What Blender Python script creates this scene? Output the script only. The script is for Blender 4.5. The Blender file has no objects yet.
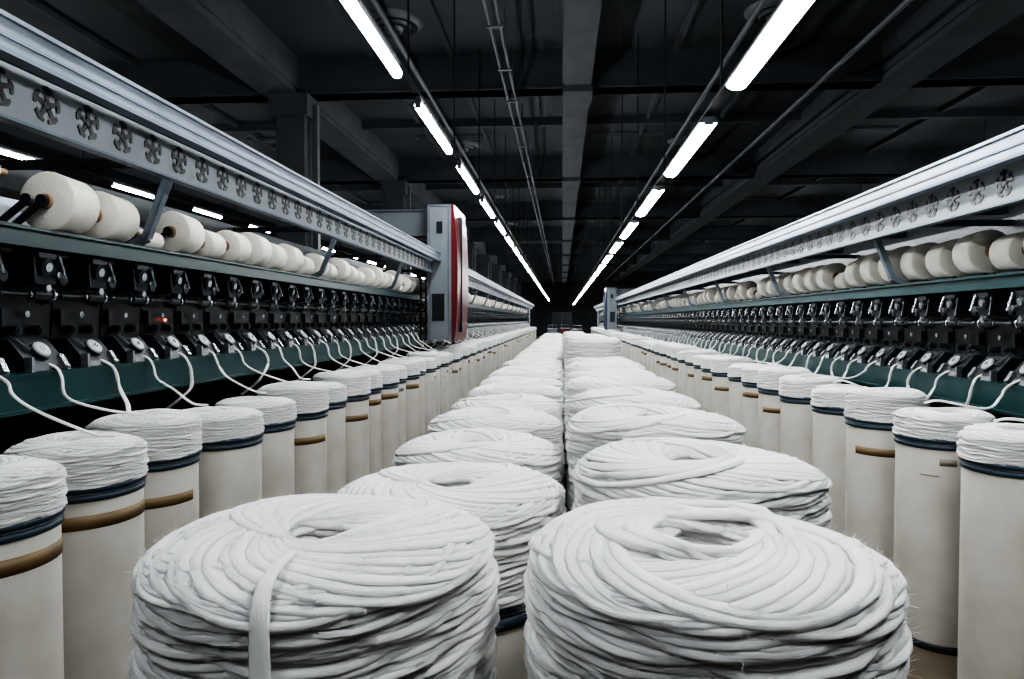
import bpy, math, random
import numpy as np
from mathutils import Vector
random.seed(7); rng=np.random.RandomState(5)
S=bpy.context.scene
ZC=1.47
K=1.11
# ---------------- materials ----------------
def mat(name,col,rough=.5,metal=0.,var=.15,scale=6.,bump=0.,bscale=40.,col2=None,emit=None,es=0.,spec=None):
    m=bpy.data.materials.new(name); m.use_nodes=True
    n=m.node_tree.nodes; l=m.node_tree.links; b=n['Principled BSDF']
    tc=n.new('ShaderNodeTexCoord')
    nz=n.new('ShaderNodeTexNoise'); nz.inputs['Scale'].default_value=scale; nz.inputs['Detail'].default_value=5
    l.new(tc.outputs['Object'],nz.inputs['Vector'])
    mx=n.new('ShaderNodeMix'); mx.data_type='RGBA'
    c2=col2 if col2 else tuple(c*(1-var) for c in col)
    mx.inputs[6].default_value=(*col,1); mx.inputs[7].default_value=(*c2,1)
    rp=n.new('ShaderNodeMapRange'); rp.inputs[1].default_value=.35; rp.inputs[2].default_value=.68
    l.new(nz.outputs[0],rp.inputs[0]); l.new(rp.outputs[0],mx.inputs[0]); l.new(mx.outputs[2],b.inputs['Base Color'])
    b.inputs['Roughness'].default_value=rough; b.inputs['Metallic'].default_value=metal
    if spec is not None: b.inputs['Specular IOR Level'].default_value=spec
    if bump>0:
        n2=n.new('ShaderNodeTexNoise'); n2.inputs['Scale'].default_value=bscale; n2.inputs['Detail'].default_value=4
        l.new(tc.outputs['Object'],n2.inputs['Vector'])
        bp=n.new('ShaderNodeBump'); bp.inputs['Strength'].default_value=bump; bp.inputs['Distance'].default_value=.01
        l.new(n2.outputs[0],bp.inputs['Height']); l.new(bp.outputs[0],b.inputs['Normal'])
    if emit: 
        b.inputs['Emission Color'].default_value=(*emit,1); b.inputs['Emission Strength'].default_value=es
    return m
def cotton_mat():
    m=mat('cotton_sliver_fibre',(.93,.91,.875),.95,0,.04,9,spec=.1)
    n=m.node_tree.nodes; l=m.node_tree.links; b=n['Principled BSDF']
    at=n.new('ShaderNodeAttribute'); at.attribute_name='fib'
    nz=n.new('ShaderNodeTexNoise'); nz.inputs['Scale'].default_value=5; nz.inputs['Detail'].default_value=7; nz.inputs['Roughness'].default_value=.7
    l.new(at.outputs['Vector'],nz.inputs['Vector'])
    tc=n.new('ShaderNodeTexCoord'); n2=n.new('ShaderNodeTexNoise'); n2.inputs['Scale'].default_value=150; n2.inputs['Detail'].default_value=4; n2.inputs['Roughness'].default_value=.7
    l.new(tc.outputs['Object'],n2.inputs['Vector'])
    ad=n.new('ShaderNodeMath'); ad.operation='MULTIPLY_ADD'; ad.inputs[1].default_value=.6
    l.new(n2.outputs[0],ad.inputs[0]); l.new(nz.outputs[0],ad.inputs[2])
    bp=n.new('ShaderNodeBump'); bp.inputs['Strength'].default_value=.7; bp.inputs['Distance'].default_value=.005
    l.new(ad.outputs[0],bp.inputs['Height']); l.new(bp.outputs[0],b.inputs['Normal'])
    b.inputs['Sheen Weight'].default_value=.35; b.inputs['Sheen Roughness'].default_value=.6
    b.inputs['Subsurface Weight'].default_value=.6; b.inputs['Subsurface Radius'].default_value=(1,.96,.90); b.inputs['Subsurface Scale'].default_value=.009
    return m
M={}
M['cotton']=cotton_mat()
M['fuzz']=mat('cotton_fuzz',(.94,.92,.89),1,0,.03,9,spec=0)
M['can']=mat('can_plastic_cream',(.62,.595,.54),.5,0,.1,5,.15,14,col2=(.52,.495,.435))
M['rim']=mat('can_rim_bluegrey',(.020,.042,.062),.45,0,.3,20)
M['rimw']=mat('can_rim_pale',(.36,.41,.44),.4,0,.1,20)
M['black']=mat('black_rubber',(.012,.013,.015),.5,0,.3,20)
M['tape']=mat('brown_tape',(.18,.115,.05),.5,0,.3,12)
M['label']=mat('label_ink',(.25,.21,.16),.6,0,.4,30)
M['teal']=mat('teal_paint',(.008,.046,.048),.30,0,.3,5)
M['panel']=mat('black_panel',(.006,.008,.010),.30,0,.3,5)
M['dark']=mat('dark_casting',(.026,.031,.035),.32,.4,.3,14)
M['steel']=mat('steel_bright',(.50,.53,.56),.26,.9,.2,30)
M['alu']=mat('aluminium_rail',(.32,.36,.41),.36,.8,.25,4,.05,30)
M['alud']=mat('aluminium_dull',(.18,.22,.26),.5,.4,.2,4)
M['white']=mat('white_panel',(.28,.31,.33),.5,0,.12,3)
M['yarn']=mat('yarn_package',(.76,.715,.63),.9,0,.1,20,.3,120)
M['core']=mat('cardboard_core',(.30,.19,.10),.8,0,.2,30)
M['disc']=mat('disc_cover',(.40,.42,.43),.35,.3,.25,40)
M['red']=mat('red_cowling',(.13,.008,.012),.3,0,.25,4)
M['grey']=mat('grey_sheet',(.20,.22,.24),.45,.2,.12,3)
M['led']=mat('red_led',(.5,.01,.01),.4,emit=(1,.05,.02),es=5)
M['floor']=mat('floor_concrete',(.12,.09,.058),.35,0,.4,1.6,.1,20,col2=(.05,.042,.03))
M['ceil']=mat('ceiling_paint',(.054,.061,.068),.8,0,.35,.9,.1,8)
M['beam']=mat('beam_concrete',(.064,.072,.080),.8,0,.3,2,.1,8)
M['wall']=mat('wall_paint',(.10,.11,.12),.8,0,.2,1)
M['vent']=mat('vent_dark',(.006,.006,.008),.7,0,.2,9)
M['conduit']=mat('conduit_metal',(.12,.13,.14),.5,.3,.2,9)
M['tubeL']=mat('fluorescent_tube_glow',(.9,.9,.9),.5,emit=(.92,.965,1.0),es=44)
M['tubeR']=mat('fluorescent_diffuser_glow',(.9,.9,.9),.5,emit=(.93,.97,1.0),es=42)
M['housing']=mat('lamp_housing',(.12,.13,.14),.5,0,.1,9)
M['blue']=mat('blue_cowling',(.02,.04,.09),.4,0,.2,4)
# ---------------- mesh builder ----------------
class MB:
    def __init__(s): s.v=[];s.f=[];s.m=[];s.fib=[];s.n=0;s.mats=[];s.sm=[]
    def mi(s,k):
        if k not in s.mats: s.mats.append(k)
        return s.mats.index(k)
    def add(s,V,F,k,smooth=False,fib=None):
        V=np.asarray(V,dtype=float); F=[tuple(int(i)+s.n for i in f) for f in F]
        s.v.append(V); s.f+=F; s.m+=[s.mi(k)]*len(F); s.sm+=[smooth]*len(F)
        s.fib.append(np.zeros((len(V),3)) if fib is None else fib); s.n+=len(V)
    def box(s,x0,x1,y0,y1,z0,z1,k):
        V=[(x,y,z) for x in(x0,x1) for y in(y0,y1) for z in(z0,z1)]
        s.add(V,[(0,1,3,2),(4,6,7,5),(0,4,5,1),(2,3,7,6),(0,2,6,4),(1,5,7,3)],k)
    def prism(s,poly,y0,y1,k,smooth=False):
        n=len(poly); V=[(p[0],y0,p[1]) for p in poly]+[(p[0],y1,p[1]) for p in poly]
        F=[(i,(i+1)%n,n+(i+1)%n,n+i) for i in range(n)]
        s.add(V,F,k,smooth); s.add(V,[tuple(range(n))[::-1],tuple(range(n,2*n))],k)
    def cyl(s,p0,p1,r,k,seg=12,r2=None,caps=True):
        p0=np.array(p0,float);p1=np.array(p1,float);d=p1-p0;d/=np.linalg.norm(d)
        a=np.cross(d,[0,0,1] if abs(d[2])<.9 else [1,0,0]);a/=np.linalg.norm(a);b=np.cross(d,a)
        t=np.arange(seg)*2*math.pi/seg; r2=r if r2 is None else r2
        c=np.outer(np.cos(t),a)+np.outer(np.sin(t),b)
        V=np.vstack([p0+c*r,p1+c*r2])
        s.add(V,[(i,(i+1)%seg,seg+(i+1)%seg,seg+i) for i in range(seg)],k,True)
        if caps: s.add(V,[tuple(range(seg))[::-1],tuple(range(seg,2*seg))],k)
    def bar(s,p0,p1,w,h,k):
        p0=np.array(p0,float);p1=np.array(p1,float);d=p1-p0;d/=np.linalg.norm(d)
        a=np.cross(d,[0,1,0] if abs(d[1])<.9 else [0,0,1]);a/=np.linalg.norm(a);b=np.cross(d,a)
        V=[p+a*sa*h/2+b*sb*w/2 for p in(p0,p1) for sa in(-1,1) for sb in(-1,1)]
        s.add(V,[(0,1,3,2),(4,6,7,5),(0,4,5,1),(2,3,7,6),(0,2,6,4),(1,5,7,3)],k)
    def lathe(s,prof,k,seg=32,c=(0,0,0),a0=0,a1=2*math.pi,axis='z',smooth=True):
        full=abs(a1-a0-2*math.pi)<1e-6; n=seg if full else seg+1
        t=a0+np.arange(n)*(a1-a0)/seg; V=[]
        for r,z in prof:
            for a in t:
                if axis=='z': V.append((c[0]+r*math.cos(a),c[1]+r*math.sin(a),c[2]+z))
                else: V.append((c[0]+r*math.cos(a),c[1]+z,c[2]+r*math.sin(a)))
        F=[]
        for j in range(len(prof)-1):
            for i in range(n if full else n-1):
                i2=(i+1)%n; F.append((j*n+i,j*n+i2,(j+1)*n+i2,(j+1)*n+i))
        s.add(V,F,k,smooth)
    def tube(s,P,w,h,k,seg=6,up=None,len0=0.,lump=0.):
        P=np.asarray(P,float); n=len(P)
        T=np.gradient(P,axis=0); T/=np.linalg.norm(T,axis=1)[:,None]+1e-9
        U=np.tile(np.array([0,0,1.]) if up is None else np.asarray(up,float),(n,1))
        Sd=np.cross(T,U); L=np.linalg.norm(Sd,axis=1)[:,None]; Sd=Sd/np.maximum(L,1e-6)
        U=np.cross(Sd,T)
        w=np.broadcast_to(w,(n,)); h=np.broadcast_to(h,(n,))
        th=np.arange(seg)*2*math.pi/seg
        ln=np.concatenate([[0],np.cumsum(np.linalg.norm(np.diff(P,axis=0),axis=1))])+len0
        lf=np.ones((n,seg))
        if lump>0:
            tw=ln[:,None]*95; 
            lf=1+lump*np.sin(3*th[None,:]+tw)+lump*.6*np.sin(2*th[None,:]-ln[:,None]*41+1.3)
        V=P[:,None,:]+Sd[:,None,:]*(w[:,None]*np.cos(th)*lf)[:,:,None]+U[:,None,:]*(h[:,None]*np.sin(th)*lf)[:,:,None]
        fib=np.zeros((n,seg,3)); fib[:,:,0]=ln[:,None]*6; fib[:,:,1]=np.cos(th)*2.2+3; fib[:,:,2]=np.sin(th)*2.2+(ln*.6)[:,None]
        i=np.arange(n-1)[:,None]*seg; j=np.arange(seg)[None,:]; j2=(j+1)%seg
        F=np.stack([i+j,i+j2,i+seg+j2,i+seg+j],-1).reshape(-1,4)
        s.v.append(V.reshape(-1,3)); s.f+=(F+s.n).tolist(); s.m+=[s.mi(k)]*len(F); s.sm+=[True]*len(F)
        s.fib.append(fib.reshape(-1,3)); s.n+=n*seg
        return V,T
    def mesh(s,name):
        me=bpy.data.meshes.new(name); V=np.vstack(s.v)
        me.from_pydata(V.tolist(),[],s.f)
        for k in s.mats: me.materials.append(M[k])
        me.polygons.foreach_set('material_index',s.m); me.polygons.foreach_set('use_smooth',s.sm)
        if 'cotton' in s.mats:
            a=me.attributes.new('fib','FLOAT_VECTOR','POINT'); a.data.foreach_set('vector',np.vstack(s.fib).ravel())
        me.update(); return me
def obj(name,me,loc=(0,0,0),parent=None,rz=0,sc=None):
    if isinstance(me,MB): me=me.mesh(name)
    o=bpy.data.objects.new(name,me); S.collection.objects.link(o); o.location=loc; o.rotation_euler[2]=rz
    if sc: o.scale=sc
    if parent: o.parent=parent
    return o
def empty(name,loc):
    e=bpy.data.objects.new(name,None); S.collection.objects.link(e); e.location=loc; return e
def spline(pts,n=6):
    pts=[np.array(p,float) for p in pts]; pts=[2*pts[0]-pts[1]]+pts+[2*pts[-1]-pts[-2]]; out=[]
    for i in range(1,len(pts)-2):
        a,b,c,d=pts[i-1:i+3]
        for t in np.arange(n)/n:
            out.append(.5*((2*b)+(-a+c)*t+(2*a-5*b+4*c-d)*t*t+(-a+3*b-3*c+d)*t**3))
    out.append(pts[-2]); return np.array(out)
# ---------------- sliver can ----------------
def cotton(mb,CH,exposed,seed,ppl=26,seg=6,R=.202,hole=.050,L=33.37,rise=.0086,hw=.0104,hh=.0052,fuzz=0,lump=0.):
    r_=np.random.RandomState(seed)
    ztop=CH+exposed; zb=CH-.012
    revs=exposed/rise; nl=int(revs*L)
    k=np.arange(nl*ppl); t=k/ppl
    Ro=R-hw; e=(Ro-hole)/2; r=(Ro+hole)/2
    def sm(freq,amp):
        ph=r_.rand(4)*6.28; fr=freq*(.5+r_.rand(4)); return amp*sum(np.sin(fr[i]*t*6.283+ph[i]) for i in range(4))/2
    jr=sm(.37,.0028)+sm(.061,.0022); je=sm(.23,.0028)
    phi=2*math.pi*t/L+r_.rand()*6; th=2*math.pi*t+sm(.11,.12)
    ee=e+je; rr=r+jr
    x=ee*np.cos(phi)+rr*np.cos(th); y=ee*np.sin(phi)+rr*np.sin(th)
    rho=np.hypot(x,y)
    lim=R-hw*.55; over=np.maximum(rho-lim,0); f=(rho-over*.7)/rho; x*=f;y*=f; rho=rho*f
    z=zb+.006+rise*t/L+sm(.8,.0011)
    up=np.clip((z-zb)/.05,0,1)
    z=z-up*(.024*(rho/Ro)**7+.008*np.exp(-np.maximum(rho-hole,0)/.02))
    a=np.arctan2(y,x); z=z+up*.004*np.sin(a*2+seed)
    w=hw*(1+sm(.9,.17)); h=hh*(1+sm(1.1,.17))
    V,T=mb.tube(np.stack([x,y,z],1),w,h,'cotton',seg,lump=lump)
    zt=ztop-.009; q=R/.202
    mb.lathe([(0.001,max(zt-.16,CH-.05)),(hole+.010,max(zt-.16,CH-.05)),(hole+.010,zt-.018),(hole+.03,zt-.008),(.14*q,zt-.010),(.170*q,zt-.024),(.185*q,zt-.052),(.187*q,CH-.01)],'cotton',32)
    if fuzz:
        n,sg,_=V.shape; ii=r_.randint(int(n*.45),n-2,fuzz); jj=r_.randint(0,sg,fuzz)
        p=V[ii,jj]; ctr_=V[ii].mean(1); nr=p-ctr_; nr/=np.linalg.norm(nr,axis=1)[:,None]
        d=T[ii]*r_.uniform(-1,1,(fuzz,1))+r_.normal(0,.45,(fuzz,3)); d/=np.linalg.norm(d,axis=1)[:,None]
        Ln=r_.uniform(.006,.018,(fuzz,1)); lift=r_.uniform(.0006,.0028,(fuzz,1))
        sd=np.cross(d,nr); sd/=np.linalg.norm(sd,axis=1)[:,None]+1e-9; wd=.00015
        p0=p-nr*.0006; p1=p+d*Ln*.5+nr*lift; p2=p+d*Ln+nr*lift*r_.uniform(-.5,1.5,(fuzz,1))
        VV=np.stack([p0-sd*wd,p0+sd*wd,p1-sd*wd,p1+sd*wd,p2],1).reshape(-1,3)
        b0=mb.n+np.arange(fuzz)*5
        F=np.stack([b0,b0+1,b0+3,b0+2],1).tolist()+np.stack([b0+2,b0+3,b0+4],1).tolist()
        mb.v.append(VV); mb.f+=F; mb.m+=[mb.mi('fuzz')]*len(F); mb.sm+=[False]*len(F); mb.fib.append(np.zeros((len(VV),3))); mb.n+=len(VV)
def can_body(mb,CH,tape,seed,seg=40,r=.190):
    mb.lathe([(.0,.01),(r-.01,.01),(r,.03),(r,CH-.07),(r,CH-.045)],'can',seg)
    mb.lathe([(r+.003,0),(r+.006,.004),(r+.006,.028),(r+.001,.034)],'black',seg)
    def ring(z0,z1,rr,k):
        mb.lathe([(r-.001,z0),(rr,z0+.002),(rr+.0015,(z0+z1)/2),(rr,z1-.002),(r-.004,z1)],k,seg)
    ring(CH-.052,CH-.030,r+.006,'rim'); ring(CH-.030,CH-.024,r+.004,'rimw'); ring(CH-.024,CH-.002,r+.010,'rim')
    if tape==1:
        z=CH-.138; mb.lathe([(r+.0005,z),(r+.0018,z),(r+.0018,z+.044),(r+.0005,z+.044)],'tape',seg)
    if tape==2:
        z=CH-.19; mb.lathe([(r+.0005,z),(r+.0018,z),(r+.0018,z+.040),(r+.0005,z+.040)],'tape',14,a0=-2.2,a1=-.9)
    if tape==3:
        z=CH-.12; mb.lathe([(r+.0005,z),(r+.0012,z),(r+.0012,z+.028),(r+.0005,z+.028)],'label',6,a0=-1.5,a1=-1.15)
        mb.lathe([(r+.0005,z-.05),(r+.0012,z-.05),(r+.0012,z-.045),(r+.0005,z-.045)],'label',6,a0=-1.9,a1=-1.5)
def can_mesh(CH,exposed,seed,tape,extra=None,rb=.19,**kw):
    mb=MB(); can_body(mb,CH,tape,seed,r=rb); cotton(mb,CH,exposed,seed,**kw)
    if extra: extra(mb,CH+exposed)
    return mb.mesh('sliver_can_mesh')
CS=.95; CC=1.04
side=[can_mesh(CS,.112+.02*(i%3),10+i,tp,ppl=22,seg=5) for i,tp in enumerate([0,1,2,3,0,2])]
ctr=[can_mesh(CC,ex,30+i,0,ppl=26,seg=6,fuzz=12000) for i,ex in enumerate([.156,.150,.214,.220])]
tall=[can_mesh(CC,ex,50+i,0,ppl=22,seg=5) for i,ex in enumerate([.31,.29])]
def exL(mb,zt):
    P=spline([(.004,-.11,zt-.004),(.004,-.15,zt-.006),(.006,-.180,zt-.014),(.010,-.199,zt-.04),(.014,-.207,zt-.11),(.012,-.208,zt-.20),(.018,-.208,zt-.28)],8)
    mb.tube(P,np.linspace(.006,.0125,len(P)),.0026,'cotton',10,up=(0,-1,.3))
def exR(mb,zt):
    for (cx,cy,r0,a0,a1,dz) in [(-.02,.005,.088,2.0,7.6,-.002),(.012,-.012,.075,-1.0,4.6,.000),(.0,.01,.105,.3,4.5,-.003),(-.01,-.01,.066,1.5,6.6,.000)]:
        a=np.linspace(a0,a1,120); rr=r0+.005*np.sin(a*1.3+r0*50)
        x=cx+rr*np.cos(a); y=cy+rr*np.sin(a)*.97; q=np.hypot(x,y)
        z=zt+dz-.004-.020*(q/.175)**6+.003*np.sin(a*2.1)
        z[:12]-=np.linspace(.015,0,12); z[-12:]-=np.linspace(0,.015,12)
        mb.tube(np.stack([x,y,z],1),.0100*(1+.12*np.sin(a*5)),.0062,'cotton',12,lump=.09)
frontL=can_mesh(CC,.202,71,0,exL,rb=.186,ppl=40,seg=9,R=.196,hole=.048,fuzz=90000,lump=.08)
frontR=can_mesh(CC,.208,72,0,exR,rb=.184,ppl=40,seg=9,R=.191,hole=.050,fuzz=90000,lump=.08)
obj('sliver_can',frontL,(-.273,.785,0)); obj('sliver_can',frontR,(.155,.765,0))
y=1.225;i=0
while y<15:
    x=-.197 if i<3 else -.195+random.uniform(-.01,.012)
    obj('sliver_can',ctr[i%2],(x,y,0),rz=random.random()*6); y+=.434+random.random()*.02; i+=1
y=1.18;i=0
while y<15:
    me=ctr[2+i%2]
    if 4.9<y<6.8: me=tall[i%2]
    elif y>3.2: me=ctr[(i*3)%4]
    obj('sliver_can',me,(.215+random.uniform(-.005,.012),y,0),rz=random.random()*6); y+=.46+random.random()*.04; i+=1
LC=[];RC=[]
y=1.34;i=0
xs=[-1.58,-1.58,-1.61,-1.65,-1.585,-1.605]
while y<38:
    x=xs[i] if i<6 else (-1.58 if i%2==0 else -1.61)
    k=([1,1,1,2,0,0,2,0,5,1][i] if i<10 else random.randrange(6))
    obj('sliver_can',side[k],(x,y,0),rz=(.9 if i<14 else random.uniform(.2,1.4))); LC.append((y,x)); y+=.437+random.random()*.02; i+=1
y=1.66;i=0
while y<38:
    x=1.745+random.uniform(-.02,.02)
    k=([4,0,0,3,2,0,4,2,1][i] if i<9 else random.randrange(6))
    obj('sliver_can',side[k],(x,y,0),rz=(-.6 if i<14 else random.uniform(-1.2,.2))); RC.append((y,x)); y+=.55+random.random()*.02; i+=1
# ---------------- spinning machine ----------------
PITCH=.265; YS=.9; N=132; YE=YS+N*PITCH
def pinwheel(mb,cy,cz,d,R,k,rot=0):
    def poly(pts):
        V=[(d,cy+p[0],cz+p[1]) for p in pts]+[(d-.002,cy+p[0],cz+p[1]) for p in pts]; n=len(pts)
        mb.add(V,[tuple(range(n)),tuple(range(n,2*n))[::-1]]+[(i,(i+1)%n,n+(i+1)%n,n+i) for i in range(n)],k)
    poly([(R*.30*math.cos(a),R*.30*math.sin(a)) for a in np.arange(10)*math.pi/5])
    for q in range(5):
        a=rot+q*2*math.pi/5; c,s_=math.cos(a),math.sin(a)
        for pp in ([(.2,-.15),(.72,-.11),(.72,.11),(.2,.15)],[(.64,-.40),(.84,-.42),(1.0,0),(.70,0)],[(.70,0),(1.0,0),(.90,.32),(.72,.30)]):
            poly([(R*(u*c-v*s_),R*(u*s_+v*c)) for u,v in pp])
def build_machine(s,X0,dz,cans,canz,seed,bd):
    r_=random.Random(seed); fz=-(ZC/K+dz)
    root=empty('rotor_spinning_machine',(s*X0*K,0,ZC+dz*K)); root.scale=(K,K,K); sc=(s,1,1)
    cans=[(c[0]/K,c[1]/K) for c in cans]; zt=(canz-ZC)/K-dz
    u=MB()
    u.prism([(.0,-.168),(.14,-.168),(.14,-.07),(.085,-.065),(.012,-.15)],-.085,.085,'dark')
    nrm=np.array([-.085,0,.073]); nrm/=np.linalg.norm(nrm); c=np.array([.050,0,-.108])
    u.cyl(c,c+nrm*.016,.036,'dark',16); u.cyl(c+nrm*.016,c+nrm*.021,.031,'disc',18,.028); u.cyl(c+nrm*.021,c+nrm*.025,.009,'steel',8)
    u.box(-.006,.02,-.10,-.09,-.17,-.12,'steel'); u.bar((-.004,.06,-.16),(.03,.075,-.12),.02,.012,'steel')
    u.bar((.04,-.05,-.10),(.10,-.07,-.05),.012,.012,'steel')
    u.prism([(.11,-.07),(.17,-.07),(.15,.22),(.09,.22)],-.128,.128,'panel')
    for ky,kz in((-.05,-.035),(.05,-.035)):
        u.cyl((.10,ky,kz),(.075,ky,kz),.017,'dark',12); u.cyl((.075,ky,kz),(.07,ky,kz),.010,'panel',10)
    u.cyl((.09,.0,.02),(.085,.0,.02),.012,'steel',8)
    u.box(.085,.1,-.11,-.09,-.02,.04,'dark')
    u.cyl((.035,-PITCH/2,.085),(.035,PITCH/2,.085),.0085,'dark',10)
    u.cyl((.035,-.05,.085),(.035,.03,.085),.020,'dark',14); u.cyl((.035,.032,.085),(.035,.042,.085),.024,'steel',14)
    u.cyl((.035,-.062,.085),(.035,-.052,.085),.015,'steel',12); u.cyl((.035,.08,.085),(.035,.105,.085),.013,'dark',10)
    u.cyl((.0,-.01,.105),(.035,-.01,.105),.013,'steel',10)
    u.bar((.035,.09,.085),(.10,.09,.06),.014,.014,'dark')
    u.prism([(.02,.12),(.10,.11),(.10,.235),(.04,.235),(.015,.19)],-.045,.045,'dark')
    u.cyl((.03,-.015,.18),(.0,-.015,.175),.028,'dark',16); u.cyl((.0,-.015,.175),(-.006,-.015,.174),.016,'steel',12)
    u.cyl((.02,.035,.15),(-.004,.035,.15),.012,'steel',10); u.bar((.01,.05,.215),(-.012,.05,.14),.010,.008,'steel')
    u.bar((.02,-.055,.20),(.0,-.075,.12),.008,.010,'dark'); u.box(.01,.03,-.04,.04,.205,.222,'dark')
    u.cyl((.06,.10,.14),(.03,.10,.14),.02,'dark',12)
    o=obj('spinning_units',u,(0,YS,0),root,sc=sc)
    a=o.modifiers.new('row','ARRAY'); a.count=N; a.use_relative_offset=False; a.use_constant_offset=True; a.constant_offset_displace=(0,PITCH,0)
    f=MB(); W=1.5
    for side_ in (0,1):
        g=(lambda d:d) if side_==0 else (lambda d:W-d)
        def B(d0,d1,z0,z1,k):
            a_,b_=sorted((g(d0),g(d1))); f.box(a_,b_,YS-.15,YE,z0,z1,k)
        B(.0,.035,-.285,-.172,'teal'); B(-.012,.05,-.296,-.284,'teal'); B(-.006,.05,-.180,-.170,'teal')
        B(.02,.035,.243,.295,'teal'); B(.0,.10,.290,.300,'teal'); B(.005,.09,.236,.246,'teal')
        B(.16,.30,.26,.285,'panel')
        B(bd,bd+.012,.685,.775,'alu'); B(bd-.012,bd+.03,.770,.782,'alu'); B(bd-.016,bd+.03,.678,.690,'alud'); B(bd-.006,bd+.001,.722,.730,'alud')
        B(bd+.09,bd+.098,.555,.70,'white'); B(bd+.085,bd+.125,.548,.556,'alud')
    f.box(.45,1.05,YS-.1,YE,fz+.12,-.06,'panel'); f.box(.55,.95,YS-.1,YE,-.06,.24,'panel')
    f.box(.34,.44,YS,YE,.33,.345,'dark'); f.box(.60,.90,YS-.1,YE,.24,.30,'dark')
    f.box(.66,.84,YS-.1,YE,.56,.68,'dark')
    f.box(-.02,W+.02,YE,YE+1.1,fz,.62,'grey'); f.box(.3,1.2,YS-.9,YS-.1,fz,.2,'grey')
    obj('frame_rails',f,(0,0,0),root,sc=sc)
    b=MB()
    first=2.80 if s<0 else 2.05
    yy=first-2.12
    while yy<YE:
        for g in ((lambda d:d),(lambda d:W-d)):
            if yy>YS:
                b.bar((g(.02),yy,.34),(g(-.10),yy,.64),.035,.030,'alud')
                b.bar((g(.10),yy,.30),(g(.02),yy,.34),.04,.030,'alud')
                b.box(min(g(bd+.10),g(.72)),max(g(bd+.10),g(.72)),yy-.03,yy+.03,.635,.665,'dark')
                b.prism([(g(bd+.10),.70),(g(bd+.10),.56),(g(bd+.18),.60),(g(.1),.64),(g(.1),.66)],yy-.004,yy+.004,'alud')
        b.box(.72,.78,yy-.03,yy+.03,.2,.7,'dark')
        for q in (.5,1.0): b.box(q-.03,q+.03,yy-.03,yy+.03,fz,-.1,'dark')
        yy+=2.12
    obj('support_brackets',b,(0,0,0),root,sc=sc)
    p=MB(); yy=YS; 
    while yy<YS+20:
        pinwheel(p,yy,.628,bd+.088,.056,'panel',.3)  # solid black inserts on the uncut panel, painting the dark seen through cutouts
        yy+=.178
    obj('cutout_shade_inserts',p,(0,0,0),root,sc=sc)
    for row in (0,1):
        pk=MB(); n=N if row==0 else 70
        lst={}
        if s<0 and row==0: lst={6:.108,7:.098,8:.042,9:.098,10:.074,11:.090,12:.100,13:.085,14:.095,15:.07}
        for q in range(n):
            yy=YS-.03+q*PITCH; R=lst.get(q, r_.choice([.045,.08,.095,.10,.105,.11,.09,.065]))
            if s>0 and q<14: R=max(R,.085)
            cd=.135 if row==0 else W-.135
            cz=.312+R+r_.uniform(0,.005); L=.15
            R2=R*.93
            sg=24 if q<40 else 12
            if s<0 and row==0 and q<6: R=R2=0
            if R>0:
                pk.lathe([(.028,-L/2-.001),(R-.008,-L/2),(R,-L/2+.006),(R2,L/2-.006),(R2-.008,L/2),(.028,L/2+.001)],'yarn',sg,(cd,yy,cz),axis='y')
                pk.lathe([(.018,-L/2+.03),(.018,-L/2-.012),(.027,-L/2-.012),(.028,-L/2+.01)],'core',12,(cd,yy,cz),axis='y')
                pk.lathe([(.027,L/2-.01),(.024,L/2+.012),(.017,L/2+.012),(.017,L/2-.03)],'core',12,(cd,yy,cz),axis='y')
            for e in(-1,1):
                ya=yy+e*(L/2+.022)
                pk.cyl((cd,ya-.008,cz),(cd,ya+.008,cz),.022,'dark',10)
                pk.bar((cd,ya,cz),(cd+(.16 if row==0 else -.16),ya,.29),.012,.022,'dark')
            pk.cyl((cd-.02,yy-.075,.300),(cd-.02,yy+.075,.300),.022,'panel',12)
        pk.cyl((cd-.02,YS-.1,.300),(cd-.02,YS+n*PITCH,.300),.010,'steel',8)
        if s<0 and row==0:
            pk.cyl((.02,1.80,.455),(.02,2.02,.455),.030,'yarn',16,.024); pk.cyl((.02,1.76,.455),(.02,2.06,.455),.012,'core',10); pk.bar((.02,1.76,.455),(.30,1.76,.30),.015,.015,'dark')
        obj('yarn_packages' if row==0 else 'yarn_packages_back',pk,(0,0,0),root,sc=sc)
    st=MB()
    for q in range(N-2):
        yy=YS+q*PITCH; cy,cx=min(cans,key=lambda c:abs(c[0]-yy)); dcan=abs(cx)-X0
        j=r_.uniform(-.03,.03)
        if abs(cy-yy)<.13 or r_.random()<.12:
            ex=dcan+r_.uniform(-.05,.09); ey=cy+r_.uniform(-.07,.07)
            sag=r_.uniform(-.02,.03)
            pts=[(.05,yy,-.140),(.0,yy+.01,-.158),(-.022,yy+.02+j,-.190),(-.04,yy+.02+j,-.245+sag),(-.11,(yy+cy)/2+j,-.290+sag),(ex,ey,zt+.012),(ex-.05,ey+.03,zt+.000)]
        else:
            pts=[(.05,yy,-.140),(.0,yy+.01,-.158),(-.024,yy+.02+j,-.195),(-.030,yy+.03+j,-.25),(-.026,yy+.02-j,-.31),(.02,yy+.0,-.36),(.10,yy,-.42)]
        P=spline(pts,5 if q<50 else 3)
        st.tube(P,.0085,.0050,'cotton',7 if q<50 else 4,up=(0,.3,1))
    obj('sliver_strands',st,(0,0,0),root,sc=sc)
    return root
mL=build_machine(-1,1.70,0,LC,1.080,3,-.28)
mR=build_machine(1,1.87,-.10,RC,1.080,4,-.25)
ld=MB(); ld.cyl((.095,0,0),(.088,0,0),.006,'led',10); obj('warning_light',ld,(0,YS+8*PITCH+.03,.0),mL,sc=(-1,1,1))
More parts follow.
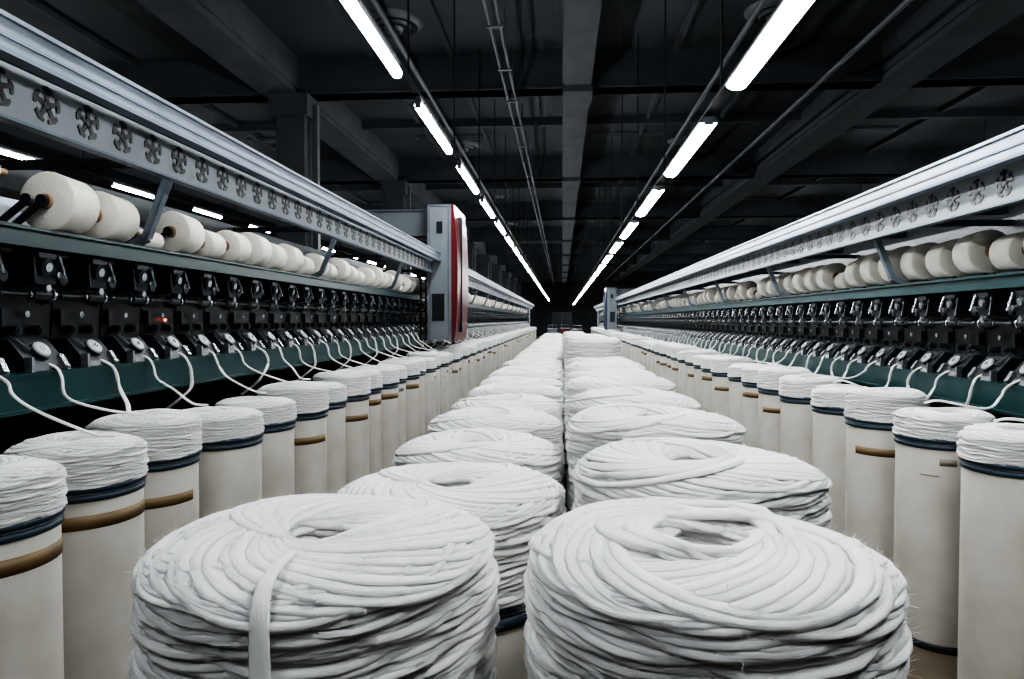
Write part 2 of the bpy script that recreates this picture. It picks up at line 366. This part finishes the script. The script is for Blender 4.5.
# ---------------- travelling piecing carriage ----------------
def carriage(x,y,s,H0,H1,k):
    root=empty('travelling_piecing_carriage',(x,y,0)); c=MB()
    def bx(u0,u1,*a): c.box(min(s*u0,s*u1),max(s*u0,s*u1),*a)
    bx(0,.30,0,1.0,H0,H1,'grey'); bx(.03,.27,-.012,0,H0+.05,H1-.04,'grey')
    bx(.0,.02,-.02,.02,H0-.02,H1+.01,'alu'); bx(.28,.31,-.02,.02,H0-.02,H1+.01,'alu')
    bx(.0,.31,-.02,1.0,H1,H1+.02,'alu')
    bx(-.9,.0,.15,.75,H1-.36,H1-.04,'grey'); bx(-.9,0,.1,.8,H1-.04,H1-.02,'alu')
    bx(.06,.22,-.02,-.01,H0+.25,H0+.6,'dark'); bx(.12,.20,-.022,-.01,H1-.35,H1-.2,'dark')
    n=14; prof=[]
    for i in range(n+1):
        t=i/n; z=H0-.02+(H1-H0+.04)*t; bulge=.035+.05*math.sin(math.pi*min(1,t*1.05))**.6
        prof.append((s*(.31+bulge),z))
    poly=[(s*.31,H0-.02)]+prof+[(s*.31,H1+.02)]
    c.prism(poly,-.01,1.02,k,False)
    bx(.31,.41,.3,.34,H0+.1,H1-.1,'dark')
    for yy in(-.03,.03): bx(-.10,-.085,yy,yy+.012,H0,H1-.5,'dark'); bx(-.03,-.015,yy,yy+.012,H0,H1-.5,'dark')
    z=H0
    while z<H1-.5: bx(-.10,-.015,-.03,.04,z,z+.02,'dark'); z+=.09
    for yy in(.2,.8): c.cyl((s*.10,yy,H0+.95),(s*.20,yy,H0+.95),.05,'dark',14)
    obj('carriage_body',c,(0,0,0),root)
carriage(-1.74,9.0,1,1.21,2.94,'red')
carriage(1.85,24.,-1,1.15,2.55,'blue')
# ---------------- lights ----------------
def fixture(hw,L,k,wide):
    f=MB(); n=10
    if wide:
        P=[(hw*math.cos(a),-hw*.55*math.sin(a)) for a in np.linspace(0,math.pi,n+1)]
        f.prism(P,-L/2+.02,L/2-.02,k,True)
        f.prism([(-hw*1.15,-.002),(-hw*1.15,.006),(-hw*.7,.04),(hw*.7,.04),(hw*1.15,.006),(hw*1.15,-.002)],-L/2,L/2,'housing')
        for e in(-1,1): f.box(-hw*.5,hw*.5,e*L/2-.01,e*L/2+.01,-hw*.3,.035,'housing')
    else:
        f.cyl((0,-L/2+.02,-.012),(0,L/2-.02,-.012),hw,k,10)
        f.box(-.018,.018,-L/2,L/2,hw-.012,hw+.022,'housing')
        for e in(-1,1): f.box(-hw*.7,hw*.7,e*L/2-.012,e*L/2+.012,-.012-hw*.7,.03,'housing')
    return f.mesh('fluorescent_light_fixture')
HC=5.1
def row(x,h,L,sp,y0,y1,hw,k,wide=False):
    me=fixture(hw,L,k,wide); y=y0; z=ZC+h
    while y<y1:
        obj('fluorescent_light_fixture',me,(x,y,z)); y+=sp
    t=MB(); t.box(x-.02,x+.02,y0-L/2,y1,z+.057,z+.082,'vent')
    y=y0-sp/2
    while y<y1:
        t.cyl((x,y,z+.07),(x,y,HC-.001),.008,'vent',6); y+=sp
    obj('lighting_trunking',t)
row(-1.11,1.67,1.5,2.17,-.38,60,.034,'tubeL')
row(.96,1.30,1.65,2.37,.81,60,.056,'tubeR',True)
row(-7.6,2.3,1.2,2.6,1.6,44,.030,'tubeL')
row(7.6,2.3,1.2,2.6,1.6,44,.030,'tubeL')
# ---------------- room ----------------
def single(name,x0,x1,y0,y1,z0,z1,k):
    b=MB(); b.box(x0,x1,y0,y1,z0,z1,k); return obj(name,b)
X1,X2,Y1,Y2=-13,13,-4,64
single('floor',X1,X2,Y1,Y2,-.1,0,'floor'); single('ceiling',X1,X2,Y1,Y2,HC,HC+.1,'ceil')
single('wall_left',X1-.1,X1,Y1,Y2,0,HC,'wall'); single('wall_right',X2,X2+.1,Y1,Y2,0,HC,'wall')
single('wall_back',X1,X2,Y1-.1,Y1,0,HC,'wall'); single('wall_far',X1,X2,Y2,Y2+.1,0,HC,'wall')
d=MB(); y_=Y2-.001; d.box(-.9,.9,y_-.04,y_,0,2.2,'grey'); d.box(-.82,-.02,y_-.06,y_-.04,.05,2.12,'teal'); d.box(.02,.82,y_-.06,y_-.04,.05,2.12,'teal'); d.box(-.1,-.06,y_-.1,y_-.06,1,1.15,'steel'); obj('door_1',d)
BB=HC-.52
g=MB()
for x,w in((.2,.36),(-3.9,.5),(4.4,.5),(-9,.5),(9.5,.5)):
    g.box(x-w/2,x+w/2,Y1,Y2,BB,HC,'beam'); g.box(x-w/2-.02,x+w/2+.02,Y1,Y2,BB+.08,BB+.10,'beam')
y=3.7
while y<Y2:
    g.box(X1,X2,y-.15,y+.15,BB+.01,HC,'beam'); g.box(X1,X2,y-.17,y+.17,BB+.01,BB+.04,'beam'); 
    g.box(.0,.4,y-.3,y+.3,BB-.08,BB+.02,'beam'); y+=6
y=3.7+3
while y<Y2: g.box(X1,X2,y-.05,y+.05,HC-.14,HC,'beam'); y+=6
for x in(-2.6,-1.5,1.5,2.8,-6,6.5): g.box(x-.03,x+.03,Y1,Y2,HC-.07,HC,'beam')
obj('ceiling_beam_grid',g)
y=9.7
while y<Y2-1:
    c=MB(); T=BB-.001; c.box(-.2,.2,-.2,.2,0,T,'beam'); c.box(-.27,.27,-.27,.27,T-.3,T,'beam'); c.box(-.23,.23,-.23,.23,0,.12,'beam'); c.box(.25,.33,-.05,.05,0.0,T-.1,'conduit'); obj('concrete_column',c,(-3.75,y,0))
    y+=6
v=MB(); 
v.lathe([(.0,-.13),(.10,-.13),(.12,-.08),(.20,-.10),(.21,-.05),(.30,-.07),(.36,-.02),(.37,0)],'conduit',28)
v.lathe([(.12,-.085),(.20,-.105),(.205,-.10),(.125,-.078)],'vent',28); v.lathe([(.21,-.055),(.29,-.075),(.295,-.07),(.215,-.048)],'vent',28)
rv=v.mesh('round_ceiling_diffuser')
for x in(-2.05,2.5):
    y=8.5
    while y<40: obj('round_ceiling_diffuser',rv,(x,y,HC)); y+=6
v=MB()
v.box(-.65,.65,-.09,.09,-.03,0,'vent')
for q in(-.10,.10): v.box(-.68,.68,q-.015,q+.015,-.045,0,'conduit')
for q in(-.67,.67): v.box(q-.015,q+.015,-.1,.1,-.045,0,'conduit')
for q in(-.04,0,.04): v.box(-.65,.65,q-.006,q+.006,-.04,-.02,'conduit')
vm=v.mesh('ceiling_air_slot')
for x in(-2.2,1.25,5.6,-5.6):
    y=11.2
    while y<40:
        if abs((y-3.7)%6)>.4: obj('ceiling_air_slot',vm,(x,y,HC))
        y+=2.6
c=MB()
for x in(-.72,-.62): c.cyl((x,Y1+.1,BB-.18),(x,Y2-.1,BB-.18),.018,'conduit',8)
y=1
while y<Y2-.5: c.box(-.75,-.59,y-.02,y+.02,BB-.21,BB-.19,'conduit'); c.cyl((-.67,y,BB-.2),(-.67,y,HC),.006,'conduit',6); y+=1.2
obj('conduit_run',c)
c=MB()
for x,z in((-1.8,BB-.06),(1.9,BB-.08),(3.3,BB-.05)): c.cyl((x,Y1+.1,z),(x,Y2-.1,z),.03,'conduit',8)
obj('sprinkler_pipes',c)
for x,y,k in((.9,42,'red'),(-.6,44,'grey'),(.2,47,'red')):
    b=MB(); b.box(-.3,.3,-.3,.3,.12,.9,k); b.box(-.33,.33,-.33,.33,.9,.94,'alu'); b.bar((-.25,-.3,.95),(-.25,-.45,1.15),.02,.02,'steel'); b.bar((.25,-.3,.95),(.25,-.45,1.15),.02,.02,'steel'); b.bar((-.27,-.45,1.15),(.27,-.45,1.15),.02,.02,'steel')
    for wx in(-.24,.24):
        for wy in(-.22,.22): b.cyl((wx-.02,wy,.06),(wx+.02,wy,.06),.06,'black',12)
    obj('doffing_cart',b,(x,y,0))
# ---------------- world, camera ----------------
w=bpy.data.worlds.new('mill_ambient'); S.world=w; w.use_nodes=True
w.node_tree.nodes['Background'].inputs[0].default_value=(.5,.65,.8,1); w.node_tree.nodes['Background'].inputs[1].default_value=.05
cam=bpy.data.cameras.new('camera'); co=bpy.data.objects.new('camera',cam); S.collection.objects.link(co)
cam.sensor_width=36; cam.lens=700/1024*36; cam.clip_start=.02; cam.clip_end=200
co.location=(0,0,ZC); co.rotation_euler=(math.radians(90)-math.atan(19.5/700),0,math.atan(50/700))
S.camera=co
cam.dof.use_dof=False
S.view_settings.view_transform='AgX'; S.view_settings.look='AgX - High Contrast'; S.view_settings.exposure=.85
